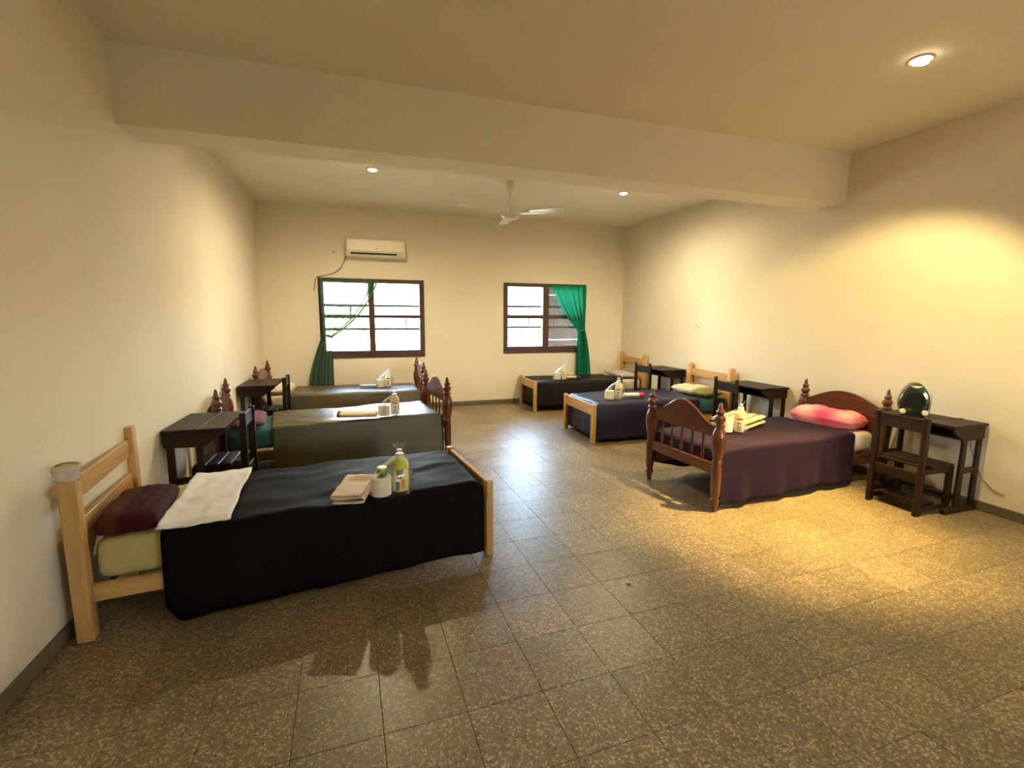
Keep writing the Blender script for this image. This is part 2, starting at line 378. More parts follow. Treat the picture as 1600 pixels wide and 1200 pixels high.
# ================================================================== FURNITURE
def pine_bed(loc, rz, L, w, label, wrap=False, fz=.465, hz=.81):
    r = empty('pine_bed', (loc[0], loc[1], 0), rz); tag(r, label, 'bed', 'pine beds')
    hw = w / 2; p = .033
    for s in (-1, 1):
        y = s * (hw - p)
        bm = B(-p, p, y - p, y + p, 0, hz, .008, seg=2); obj('headboard_post', bm, PINE[2], r, smooth=30)
        bm = B(L - .024, L + .024, y - .03, y + .03, 0, fz, .009, seg=2); obj('footboard_post', bm, PINE[2], r, smooth=30)
        obj('side_rail', B(p, L - .024, s * (hw - .042) - .012, s * (hw - .042) + .012, .170, .252, .003), PINE[0], r)
        if wrap and s == -1:
            bm = bmesh.new()
            lathe(bm, [(hz - .062, .046), (hz - .055, .051), (hz - .04, .047), (hz - .022, .052), (hz - .006, .050), (hz + .004, .044), (hz + .002, .036)], (0, y, 0), 12, cap=False)
            for v in bm.verts: v.co.x += nz(v.co.x, v.co.z, 3, 40) * .008; v.co.y += nz(v.co.y, v.co.z, 9, 40) * .008
            o = obj('plastic_wrap', bm, mat('crumpled_plastic', (.62, .58, .50), .15, .9, .35, 30), r, smooth=40); o['label'] = 'crumpled pale plastic tied over the post top'
    i = hw - 2 * p
    obj('headboard_rail', B(-.012, .012, -i, i, hz - .17, hz - .075, .003), PINE[1], r)
    obj('headboard_rail', B(-.012, .012, -i, i, .43, .545, .003), PINE[1], r)
    obj('footboard_rail', B(L - .014, L + .014, -i - .005, i + .005, fz - .135, fz - .012, .003), PINE[1], r)
    for k in range(7):
        x = .15 + k * (L - .3) / 6
        obj('bed_slat', B(x - .035, x + .035, -hw + .045, hw - .045, .236, .252, .002), PINE[1], r)
    return r

POST = [(0, .016), (.012, .020), (.05, .025), (.075, .033), (.09, .036), (.105, .025), (.12, .031), (.14, .035), (.25, .036), (.34, .036), (.37, .030), (.382, .038), (.392, .038), (.405, .030),
        (.43, .035), (.50, .050), (.55, .053), (.60, .049), (.635, .036), (.652, .029), (.66, .038), (.672, .038), (.682, .026), (.70, .034), (.716, .042), (.728, .040), (.742, .026), (.752, .024),
        (.764, .031), (.772, .030), (.780, .019), (.80, .017), (.815, .013), (.828, .009), (.836, .003)]
def mahogany_bed(loc, rz, L, w, label):
    r = empty('mahogany_bed', (loc[0], loc[1], 0), rz); tag(r, label, 'bed', 'dark wooden beds')
    hw = w / 2
    def arch(x, zlow, zpeak, zbot, ex=.8):
        n = 26; top = []; i = hw - .028
        for k in range(n + 1):
            t = -1 + 2 * k / n; c = .5 + .5 * math.cos(PI * min(1, abs(t) / .92)); top.append((t * i, zlow + (zpeak - zlow) * c ** ex))
        poly = [(-i, zbot), (i, zbot)] + top[::-1]
        return prism(bmesh.new(), poly, x - .011, x + .011, 'x', .004)
    for x, nm in ((0, 'headboard'), (L, 'footboard')):
        for s in (-1, 1):
            obj(nm + '_post', lathe(bmesh.new(), POST, (x, s * hw, 0), 20), MAHO[2], r, smooth=50)
        if x == 0:
            obj('headboard_panel', arch(x, .655, .762, .42, .5), MAHO[1], r, smooth=35)
        else:
            obj('footboard_panel', arch(x, .655, .80, .57), MAHO[1], r, smooth=35)
            for k in range(5):
                y = (-1 + (k + 1) / 3) * (hw - .03)
                obj('spindle', lathe(bmesh.new(), [(.36, .008), (.39, .009), (.42, .013), (.44, .008), (.47, .012), (.49, .013), (.52, .008), (.55, .010), (.575, .008)], (x, y, 0), 10), MAHO[2], r, smooth=60)
        obj(nm + '_rail', B(x - .013, x + .013, -hw + .03, hw - .03, .285, .368, .004), MAHO[1], r)
    for s in (-1, 1):
        obj('side_rail', B(.03, L - .03, s * (hw - .036) - .012, s * (hw - .036) + .012, .170, .258, .003), MAHO[0], r)
    for k in range(7):
        x = .15 + k * (L - .3) / 6
        obj('bed_slat', B(x - .035, x + .035, -hw + .03, hw - .03, .255, .267, .002), MAHO[1], r)
    return r

def in_bed(o, bed):
    """place a top-level thing with a bed's location and heading"""
    o.location = (bed.location.x, bed.location.y, o.location.z); o.rotation_euler = (0, 0, bed.rotation_euler.z)
    return o
def mattress(bed, L, w, label, m=None, z0=.268, z1=.445):
    bm = B(.045, L - .04, -w / 2 + .05, w / 2 - .05, z0, z1, .045, seg=4)
    bmesh.ops.subdivide_edges(bm, edges=[e for e in bm.edges if e.calc_length() > .3], cuts=10, use_grid_fill=True)
    for v in bm.verts: v.co.z += .004 * nz(v.co.x, v.co.y, v.co.z, 4) if v.co.z > .35 else 0
    return tag(in_bed(obj('mattress', bm, m, smooth=60), bed), label, 'mattress', 'mattresses on the six beds')
def interp(pts, u):
    if u <= pts[0][0]: return pts[0][1]
    for (a, b), (c, d) in zip(pts, pts[1:]):
        if u <= c: return b + (d - b) * (u - a) / max(1e-6, c - a)
    return pts[-1][1]
def blanket(bed, u0, u1, near, hw, zt, hem_n, hem_f, foot, label, m, seed, wr=.004, fold=.014, sag=0):
    """near = sign of local y that faces the camera; hem_* lists of (u, z)"""
    bm = bmesh.new(); nu = 70; R = .035
    def prof(u):
        P = []; zn, zf = interp(hem_n, u), interp(hem_f, u)
        for k in range(15):
            t = k / 15; P.append((1, zn + (zt - R - zn) * t, 1 - t))
        for k in range(6):
            a = k / 6 * PI / 2; P.append(('c', a, 1))
        for k in range(27):
            P.append(('t', 1 - 2 * k / 26, 1))
        for k in range(1, 7):
            a = PI / 2 - k / 6 * PI / 2; P.append(('c', a, -1))
        for k in range(1, 16):
            t = 1 - k / 15; P.append((-1, zf + (zt - R - zf) * t, 1 - t))
        return P
    g = []
    for i in range(nu + 1):
        u = u0 + (u1 - u0) * i / nu; row = []
        for p in prof(u):
            if p[0] in (1, -1):
                s, z, t = p; y = s * (hw + .004 + .022 * t + fold * t * (math.sin(u * 17 + seed + s) + .7 * math.sin(u * 31 + 2 * seed)) * .5 + .02 * t * max(0, nz(u, seed, s, 2.3)))
            elif p[0] == 'c':
                s = p[2]; y = s * (hw + .004 - R + R * math.cos(p[1])); z = zt - R + R * math.sin(p[1])
            else:
                y = p[1] * (hw + .004 - R); z = zt
            tw = max(0, min(1, (z - zt + .1) / .1))
            z += tw * (-sag * (1 - (u - u0) / (u1 - u0)) + wr * 1.5 * max(0, 1 - 7 * abs(nz(u * .7, y * 1.6, seed + 2, 2.6))) * (.5 + nz(u, y, seed + 4, 2)) + wr * 1.6 * nz(u, y, seed, 3.2) + wr * nz(u * .6, y, seed + 5, 9) + wr * .9 * math.sin(u * 9 + y * 21 + 3 * nz(u, y, seed, 2)) * max(0, nz(u, y, seed + 9, 1.7)))
            if foot and u > u1 - .05:
                z -= tw * .03 * ((u - u1 + .05) / .05) ** 2
            row.append(bm.verts.new((u, y * near, z)))
        g.append(row)
    for a, b in zip(g, g[1:]):
        for k in range(len(a) - 1): bm.faces.new((a[k], b[k], b[k + 1], a[k + 1]))
    if foot:
        last = g[-1]; prev = last[15:-15]
        n = 10
        for q in range(1, n + 1):
            t = q / n
            row = []
            for v in last[15:-15]:
                row.append(bm.verts.new((u1 + .006 * math.sin(t * PI / 2) + .006 * t * math.sin(v.co.y * 25 + seed), v.co.y * (1 - .01 * t), v.co.z + (foot - v.co.z) * t)))
            for k in range(len(row) - 1): bm.faces.new((prev[k], prev[k + 1], row[k + 1], row[k]))
            prev = row
    o = in_bed(obj('blanket', bm, m, smooth=180), bed); solid(o, .006)
    return tag(o, label, 'blanket', 'blankets spread over the six beds')
def cushion(bm, lx, ly, t, seed, n=26, pw=3.2, wr=.006, e=.5):
    g = []
    for side in (1, -1):
        G = []
        for i in range(n + 1):
            row = []
            for j in range(n + 1):
                a, b = -1 + 2 * i / n, -1 + 2 * j / n
                hgt = (max(0, 1 - abs(a) ** pw) ** e) * (max(0, 1 - abs(b) ** pw) ** e)
                edge = i in (0, n) or j in (0, n)
                x = a * lx / 2 * (1 - .05 * b * b); y = b * ly / 2 * (1 - .06 * a * a)
                z = t / 2 * side * hgt + (wr * nz(a * 2, b * 2, seed + side, 1.5) + wr * .5 * nz(a, b, seed, 5)) * (1 if not edge else .3)
                if side == -1: z = max(z, -t / 2 * .92)
                row.append(bm.verts.new((x, y, z)))
            G.append(row)
        for i in range(n):
            for j in range(n):
                q = (G[i][j], G[i + 1][j], G[i + 1][j + 1], G[i][j + 1]); bm.faces.new(q if side == 1 else q[::-1])
    bmesh.ops.remove_doubles(bm, verts=bm.verts, dist=.0015)
    return bm
def folded(bm, l, w, layers, gap, seed, wr=.003, nw=16):
    P = []
    for k in range(layers):
        n = 12
        xs = [l * i / n for i in range(n + 1)]
        if k % 2: xs = xs[::-1]
        P += [(x, k * gap) for x in xs]
        if k < layers - 1:
            s = 1 if k % 2 == 0 else -1; x0 = l if s == 1 else 0
            for q in range(1, 5):
                a = -PI / 2 + q / 5 * PI; P.append((x0 + s * gap / 2 * math.cos(a), k * gap + gap / 2 + gap / 2 * math.sin(a)))
    L = len(P) - 1
    def f(a, b):
        x, z = P[round(a * L)]; y = (b - .5) * w
        return (x - l / 2 + .004 * nz(y, z, seed, 8), y + .004 * nz(x, z, seed + 3, 8), z + .004 + wr * (z / (gap * layers) + .25) * nz(x, y, seed, 12) + .3 * wr * nz(x, y, seed, 30))
    return sheet(bm, L, nw, f)
def rolled(bm, r, l, turns, seed, flat=.8):
    n = int(turns * 22)
    def f(a, b):
        th = a * turns * 2 * PI; rr = r * (.18 + .82 * a); y = (b - .5) * l
        k = 1 + .05 * nz(y, th * .2, seed, 14)
        return (rr * math.cos(th) * k * 1.12, y + .006 * a * nz(th, seed), r * flat + rr * math.sin(th) * flat * k)
    return sheet(bm, n, 14, f)

# ---- beds
def cloth(name, col, amt=.25, rough=.8, spec=.3, sheen=.12, bscale=220, nscale=6, col2=None, bump=.25):
    return mat(name, col, rough, spec, amt, nscale, bump=bump, bscale=bscale, sheen=sheen, col2=col2)
bedL1 = pine_bed((-1.250, 2.818), math.radians(6.2), 1.93, .85, 'pine bed under the black blanket with white sheet, plastic tied on one post', wrap=True, fz=.478)
bedL2 = mahogany_bed((-1.205, 4.83), math.radians(8.0), 2.01, .79, 'dark turned-post bed under olive blanket, in front of the window bed')
bedL3 = mahogany_bed((-1.21, 6.78), 0, 2.03, .80, 'dark turned-post bed under the window with air conditioner')
bedR1 = mahogany_bed((4.40, 3.25), PI + math.radians(3.6), 1.925, .77, 'red-brown turned-post bed with purple blanket and pink pillow')
bedR2 = pine_bed((4.425, 5.10), PI - math.radians(1.2), 1.885, .86, 'pine bed with navy blanket between the two rows of desks', fz=.462, hz=.825)
bedR3 = pine_bed((4.425, 6.945), PI - math.radians(2.2), 1.875, .80, 'pine bed with black blanket in the far corner beside the curtain', fz=.478, hz=.85)

mattress(bedL1, 1.93, .85, 'pale yellow-green mattress under the maroon pillow', z0=.253, z1=.438, m= cloth('yellow_sheet', (.50, .42, .17), .1))
mattress(bedL2, 2.01, .79, 'teal mattress behind the nearest dark desk', cloth('teal_sheet', (.03, .10, .105), .2))
mattress(bedL3, 2.03, .80, 'cream mattress on the bed under the yellow lit window', cloth('cream_sheet', (.62, .54, .34), .1))
mattress(bedR1, 1.925, .77, 'cream mattress under the pink pillow', cloth('cream_sheet_2', (.70, .60, .42), .1))
mattress(bedR2, 1.885, .86, 'teal mattress under the beige pillow', cloth('teal_sheet_2', (.025, .10, .105), .2))
mattress(bedR3, 1.875, .80, 'white mattress in the far corner by the curtain', cloth('white_sheet', (.66, .60, .48), .1))

blanket(bedL1, .30, 1.895, -1, .395, .472, [(.30, .10), (.34, .03), (.36, .012), (.45, .012), (.50, .02), (1.0, .028), (1.6, .045), (1.9, .04)], [(.3, .12), (1.9, .12)], .30,
        'black blanket on the bed nearest the camera', cloth('black_wool', (.0055, .0038, .0040), .2, .62, .06, .0, 160), 1.0, wr=.010, fold=.010, sag=.018)
M_olive = cloth('olive_satin_cloth', (.068, .057, .014), .2, .34, .5, .0, 200)
blanket(bedL2, .40, 1.965, -1, .375, .470, [(.4, .02), (1.0, .02), (1.97, .05)], [(.3, .10), (2, .10)], .30, 'olive blanket with pale sheen behind the black blanket', M_olive, 2.3, wr=.0085, fold=.012)
blanket(bedL3, .36, 1.985, -1, .378, .458, [(.3, .10), (2, .10)], [(.3, .12), (2, .12)], .30, 'olive brown blanket on the bed under the yellow lit window', cloth('brown_satin_cloth', (.10, .076, .032), .2, .34, .65, .0, 200), 4.1, wr=.005, fold=.01)
M_purp = cloth('purple_cloth', (.019, .0072, .0230), .25, .65, .15, .02, 240)
blanket(bedR1, .365, 1.885, 1, .372, .470, [(.36, .02), (.48, .06), (.9, .08), (1.2, .05), (1.6, .045), (1.9, .05)], [(.4, .06), (1.5, .06), (1.9, .16)], .33, 'deep purple blanket on the bed with pink pillow', M_purp, 3.0, wr=.006, fold=.022)
blanket(bedR2, .45, 1.855, 1, .408, .468, [(.4, .05), (1.9, .045)], [(.4, .05), (1.9, .04)], .05, 'navy blanket with bright blue sheen at its foot', cloth('navy_cloth', (.0080, .0066, .038), .25, .42, .4, .0, 240), 5.2, wr=.006, fold=.016)
blanket(bedR3, .40, 1.845, 1, .378, .462, [(.4, .08), (1.9, .09)], [(.4, .05), (1.9, .06)], .06, 'brown-black blanket on the far corner bed', cloth('brown_black_cloth', (.0105, .006, .005), .3, .55, .2, .0, 240), 6.6, wr=.005, fold=.012)

def pillow(bed, x, y, z, lx, ly, t, rz, label, m, seed, tilt=0, wr=.008, pw=3.2):
    o = obj('pillow', cushion(bmesh.new(), lx, ly, t, seed, wr=wr, pw=pw), m, smooth=180)
    c, s = math.cos(bed.rotation_euler.z), math.sin(bed.rotation_euler.z)
    o.location = (bed.location.x + c * x - s * y, bed.location.y + s * x + c * y, z); o.rotation_euler = (0, tilt, bed.rotation_euler.z + rz)
    return tag(o, label, 'pillow', 'pillows at the bed heads')
def two_tone(name, ca, cb, axis, pos, edge=.01, rough=.85):
    m = mat(name, ca, rough, .2, bump=.2, bscale=200); t = m.node_tree; N = t.nodes; K = t.links
    tc = N.new('ShaderNodeTexCoord'); sx = N.new('ShaderNodeSeparateXYZ'); K.new(tc.outputs['Object'], sx.inputs[0])
    r = N.new('ShaderNodeMapRange'); r.inputs[1].default_value = pos - edge; r.inputs[2].default_value = pos + edge; K.new(sx.outputs[axis], r.inputs[0])
    x = N.new('ShaderNodeMix'); x.data_type = 'RGBA'; x.inputs[6].default_value = (*ca, 1); x.inputs[7].default_value = (*cb, 1)
    K.new(r.outputs[0], x.inputs[0]); K.new(x.outputs[2], N['Principled BSDF'].inputs['Base Color'])
    return m
pillow(bedL1, .166, -.125, .492, .255, .50, .105, 0, 'maroon and brown pillow on the yellow mattress', two_tone('maroon_patchwork', (.075, .022, .006), (.040, .004, .006), 0, -.03, .01), 2, tilt=.0, pw=7)
pillow(bedL2, .20, -.02, .492, .30, .60, .085, 0, 'dusty red pillow behind the nearest dark desk', cloth('dusty_red_cloth', (.10, .02, .02), .25), 4)
pillow(bedL3, .20, -.02, .500, .32, .62, .12, 0, 'white pillow on the bed under the yellow lit window', cloth('white_cotton', (.72, .68, .56), .08), 6)
def blotch(name, cols, sc):
    m = mat(name, cols[0], .85, .3, bump=.3, bscale=150, sheen=.3); t = m.node_tree; N = t.nodes; K = t.links
    tc = N.new('ShaderNodeTexCoord'); n = N.new('ShaderNodeTexNoise'); n.inputs['Scale'].default_value = sc; n.inputs['Detail'].default_value = 1
    K.new(tc.outputs['Object'], n.inputs['Vector']); r = N.new('ShaderNodeValToRGB'); K.new(n.outputs[0], r.inputs[0])
    e = r.color_ramp.elements; e[0].position = .36; e[0].color = (*cols[0], 1); e[1].position = .66; e[1].color = (*cols[2], 1)
    k = e.new(.5); k.color = (*cols[1], 1); K.new(r.outputs[0], N['Principled BSDF'].inputs['Base Color'])
    return m
pillow(bedR1, .195, .0, .530, .31, .60, .15, .06, 'pink and peach pillow on the purple-blanketed bed', blotch('pink_towelling', ((.78, .07, .17), (.84, .20, .27), (.88, .50, .42)), 3.5), 8, wr=.022, pw=5)
pillow(bedR2, .24, .05, .512, .36, .66, .12, 0, 'beige pillow with olive end over the teal mattress', two_tone('beige_olive_cloth', (.62, .52, .34), (.20, .18, .07), 1, .14, .03), 10, wr=.012)
pillow(bedR3, .23, .0, .505, .38, .62, .10, 0, 'grey-white pillow in the far corner by the green curtain', cloth('grey_cotton', (.50, .48, .46), .15), 12, tilt=-.06)

# white folded sheet over the head end of the black blanket
def sheet_f(a, b):
    x = .300 + .30 * a + .03 * (b - .5) + .012 * nz(a, b, 3, 3); y = -.398 + .80 * b
    z = .466 + .008 * a + .006 * abs(nz(a * 2, b * 4, 7, 1.6)) + .008 * max(0, nz(a, b * 2, 2, 4)) + .003 * nz(a * 3, b * 6, 11, 2)
    if b < .03: z -= .010
    z += .012 * max(0, .2 - a) / .2
    return (x, y, z)
o = in_bed(obj('folded_sheet', sheet(bmesh.new(), 22, 44, sheet_f), cloth('white_linen', (.82, .81, .80), .06, bump=.12), smooth=180), bedL1); solid(o, -.006)
tag(o, 'crumpled white folded sheet across the black blanket', 'sheet')

# ---- school desks and chairs
def desk(loc, rz, w, label, D=.385, H=.68):
    """local x: from the wall (0) into the room (D); y: along the wall"""
    r = empty('school_desk', (loc[0], loc[1], 0), rz); tag(r, label, 'desk', 'dark school desks along the walls')
    hw = w / 2; n = 2
    cuts = (0, D * .56, D)
    for a, b in zip(cuts, cuts[1:]):
        obj('top_board', B(a + (.0015 if a else 0), b, -hw, hw, H - .022, H, .005, seg=2), DARK[1], r)
    zb = H - .022
    for s in (-1, 1):
        y0, y1 = sorted((s * (hw - .035), s * (hw - .012)))
        obj('side_panel', prism(bmesh.new(), [(.01, zb), (.01, zb - .098), (D * .62, zb - .106), (D - .015, zb - .018), (D - .015, zb)], y0, y1, 'y', .002), DARK[0], r)
        for x in (.045, .215):
            obj('leg', prism(bmesh.new(), [(x - .026, .045), (x + .026, .045), (x + .022, zb - .09), (x - .022, zb - .09)], y0 + .001, y1 - .001 + .0, 'y', .003), DARK[2], r)
        obj('runner', B(.0, D * .95, y0 - .008, y1 + .008, 0, .045, .006), DARK[0], r)
        obj('side_stretcher', B(.068, .192, y0 + .004, y1 - .004, .30, .345, .002), DARK[0], r)
    obj('shelf_board', B(.012, D * .62, -hw + .036, hw - .036, zb - .100, zb - .086, .002), DARK[1], r)
    obj('back_panel', B(.012, .026, -hw + .036, hw - .036, zb - .086, zb, .002), DARK[1], r)
    obj('foot_rail', B(.19, .235, -hw + .036, hw - .036, .10, .12, .002), DARK[1], r)
    return r
def chair(loc, rz, w, label, H=.74, pointed=False, D=.34):
    """local x: from the back posts (0) towards the desk (D)"""
    r = empty('school_chair', (loc[0], loc[1], 0), rz); tag(r, label, 'chair', 'dark school chairs at the desks')
    hw = w / 2
    for s in (-1, 1):
        y0, y1 = sorted((s * hw, s * (hw - .032)))
        t = .016 if pointed else .026
        obj('back_post', prism(bmesh.new(), [(-.026, 0), (.026, 0), (.024, .40), (-.012 + t, H), (-.012 - t * .6, H), (-.024, .40)], y0, y1, 'y', .004), DARK[2], r)
        obj('front_leg', B(D - .042, D, y0, y1, 0, .357, .003), DARK[2], r)
        obj('seat_rail', B(.026, D - .002, y0 + .004, y1 - .004, .315, .357, .002), DARK[0], r)
        obj('low_stretcher', B(.026, D - .043, y0 + .004, y1 - .004, .030, .062, .002), DARK[0], r)
    i = hw - .033
    zt = H - (.045 if pointed else .012)
    obj('crest_rail', B(-.014, .008, -i, i, zt - .10, zt, .004), DARK[1], r)
    obj('back_rail', B(-.010, .008, -i, i, .245, .325, .003), DARK[1], r)
    n = 4; sw = (D - .01) / n
    for k in range(n):
        obj('seat_slat', B(.006 + k * sw + (.022 if k == 0 else 0), .006 + (k + 1) * sw - .007, -hw - (.004 if k else -.034), hw + (.004 if k else -.034), .358, .376, .004), DARK[1], r)
    obj('front_rail', B(D - .036, D - .014, -i, i, .29, .355, .002), DARK[1], r)
    obj('foot_board', B(.06, .22, -i, i, .064, .078, .002), DARK[1], r)
    for s in (-1, 1):
        obj('foot_board_cleat', B(.06, .22, s * (i - .012) - .012, s * (i - .012) + .012, .040, .064, .001), DARK[0], r)
    return r
desk((XL + .014, 3.925), 0, .62, 'dark school desk nearest the camera along the wall beside the pine headboard')
desk((XL + .014, 6.02), 0, .60, 'dark school desk between the two olive-blanketed beds')
desk((XR - .014, 2.46), PI, .58, 'dark school desk carrying the green fan heater')
desk((XR - .014, 4.20), PI, .59, 'dark school desk between the purple and the navy blanket beds', H=.70)
desk((XR - .014, 5.92), PI, .58, 'dark school desk between the navy blanket bed and the far corner bed', H=.71)
chair((-.835, 3.965), PI, .33, 'dark school chair with slatted seat beside the black-blanketed bed')
chair((-.835, 6.03), PI, .33, 'dark school chair between the two olive-blanketed beds')
chair((3.885, 2.40), 0, .37, 'dark school chair below the green fan heater')
chair((3.885, 4.20), .0, .35, 'dark tall-post school chair behind the purple blanket bed', H=.785, pointed=True)
chair((4.00, 6.00), .18, .32, 'dark tall-post school chair beyond the navy blanket bed', H=.785, pointed=True, D=.215)

# ---- fan heater on the desk
hx, hy, hz_ = 4.21, 2.535, .68
ht = empty('fan_heater', (hx, hy, hz_), math.atan2(-hy, -hx) + .12); tag(ht, 'dark green egg-shaped fan heater on the school desk', 'heater')
M_hg = mat('dark_green_plastic', (.018, .030, .014), .18, .6, coat=.4); M_gr = mat('heater_grille', (.006, .008, .005), .35)
def egg(t):
    z = -.01 + .262 * t
    return z
def hbody(bm, d0, d1, sc, hole=True):
    # outline (y,z) rounded trapezoid egg
    out = []
    for k in range(40):
        a = 2 * PI * k / 40; c, s = math.cos(a), math.sin(a)
        y = .100 * (abs(c) ** .72) * (1 if c >= 0 else -1); z = .139 + .132 * (abs(s) ** .70) * (1 if s >= 0 else -1)
        if z > .10: y *= 1 - .45 * ((z - .10) / .17) ** 1.7
        out.append((y * sc, .13 + (z - .13) * sc))
    return out
bm = bmesh.new(); sec = [(-.075, .80), (-.068, .90), (-.04, 1.0), (.035, 1.0), (.062, .95), (.072, .86)]
rings = [[bm.verts.new((d, y, z)) for y, z in hbody(bm, 0, 0, s)] for d, s in sec]
for a, b in zip(rings, rings[1:]):
    for k in range(40): bm.faces.new((a[k], a[(k + 1) % 40], b[(k + 1) % 40], b[k]))
bm.faces.new(rings[0]); bm.faces.new(rings[-1][::-1])
obj('body', bm, M_hg, ht, smooth=50)
bm = bmesh.new(); lathe(bm, [(0, .066), (.006, .066), (.006, .058), (.002, .058)], (0, 0, 0), 28, mtx=Matrix.Translation((.072, 0, .135)) @ Matrix.Rotation(PI / 2, 4, 'Y'))
gr = obj('grille', bm, M_gr, ht, smooth=40)
bm = bmesh.new()
for k in range(-4, 5):
    hh = math.sqrt(.058 ** 2 - (k * .0125) ** 2)
    box(bm, .074, .077, k * .0125 - .0018, k * .0125 + .0018, .135 - hh, .135 + hh)
obj('grille_bar', bm, M_gr, gr)
for s in (-1, 1):
    bm = lathe(bmesh.new(), [(0, .021), (.012, .020), (.016, .016), (.017, .004)], seg=18, mtx=Matrix.Translation((.068, s * .068, .042)) @ Matrix.Rotation(PI / 2, 4, 'Y'))
    o = obj('knob', bm, mat('cream_knob', (.85, .78, .55), .3), ht, smooth=40); o['label'] = 'round cream control knob'
bm = bmesh.new(); sheet(bm, 14, 3, lambda a, b: (.069 + .003 * math.sin(PI * a) + (.0035 if 0 < b < 1 else 0), (a - .5) * .078, .245 - .018 * math.sin(PI * a) * b + .004))
o = obj('handle_light_patch', bm, mat('cream_wall_light', (.85, .80, .58), .4), ht, smooth=60); o['label'] = 'pale crescent painted as lit wall seen through the carry handle'  # wall light through the handle hole, painted as a pale patch
bm = sheet(bmesh.new(), 18, 3, lambda a, b: (-.02 + .03 * b - .01, 103e-3 + .006 * math.sin(PI * a), .035 + .15 * a))
solid(obj('side_band', bm, M_chrome, ht, smooth=60), .003)['label'] = 'shiny silver side band'
for s in (-1, 1): obj('foot', B(-.05, .05, s * .06 - .012, s * .06 + .012, 0, .0135, .003), M_black, ht)
cord = tube(bmesh.new(), [(4.285, 2.50, .70), (4.33, 2.42, .688), (4.40, 2.36, .686), (4.462, 2.33, .684), (4.476, 2.30, .66), (4.476, 2.26, .45), (4.474, 2.18, .26), (4.474, 2.10, .19), (4.476, 2.03, .165)], .0032, 6)
tag(obj('power_cord', cord, M_cable, smooth=60), 'thin brown cord running from the fan heater down the wall', 'cord')

# ---- toiletry kits
M_paper = mat('white_tissue', (.80, .76, .68), .95, .1, .05, 30, bump=.2, bscale=120); M_card = mat('grey_cardboard', (.35, .27, .18), .9)
M_cap = mat('white_cap_plastic', (.82, .82, .76), .35)
def label_mat(name, base, blocks):
    m = mat(name, base, .4); t = m.node_tree; N = t.nodes; K = t.links; prev = None
    tc = N.new('ShaderNodeTexCoord'); sp = N.new('ShaderNodeSeparateXYZ'); K.new(tc.outputs['Object'], sp.inputs[0])
    cur = None
    for (x0, x1, z0, z1, c) in blocks:
        def cmpn(op, s, v):
            q = N.new('ShaderNodeMath'); q.operation = op; K.new(s, q.inputs[0]); q.inputs[1].default_value = v; return q.outputs[0]
        fs = [cmpn('GREATER_THAN', sp.outputs[0], x0), cmpn('LESS_THAN', sp.outputs[0], x1), cmpn('GREATER_THAN', sp.outputs[2], z0), cmpn('LESS_THAN', sp.outputs[2], z1)]
        v = fs[0]
        for f in fs[1:]:
            q = N.new('ShaderNodeMath'); q.operation = 'MULTIPLY'; K.new(v, q.inputs[0]); K.new(f, q.inputs[1]); v = q.outputs[0]
        x = N.new('ShaderNodeMix'); x.data_type = 'RGBA'; K.new(v, x.inputs[0]); x.inputs[7].default_value = (*c, 1)
        if cur: K.new(cur, x.inputs[6])
        else: x.inputs[6].default_value = (*base, 1)
        cur = x.outputs[2]
    K.new(cur, N['Principled BSDF'].inputs['Base Color'])
    return m
M_lab1 = label_mat('printed_label', (.72, .62, .40), [(-.026, -.004, .012, .062, (.10, .13, .20)), (.002, .028, .02, .075, (.62, .30, .06)), (-.02, .01, .078, .092, (.25, .10, .03)), (-.022, .018, .10, .13, (.16, .19, .12))])
M_lab2 = label_mat('printed_label_2', (.80, .70, .48), [(-.02, .02, .012, .06, (.30, .36, .36)), (-.018, .02, .068, .084, (.42, .16, .05)), (-.022, .024, .105, .122, (.20, .13, .05))])
KG = 'wrapped toiletry sets on the blankets'
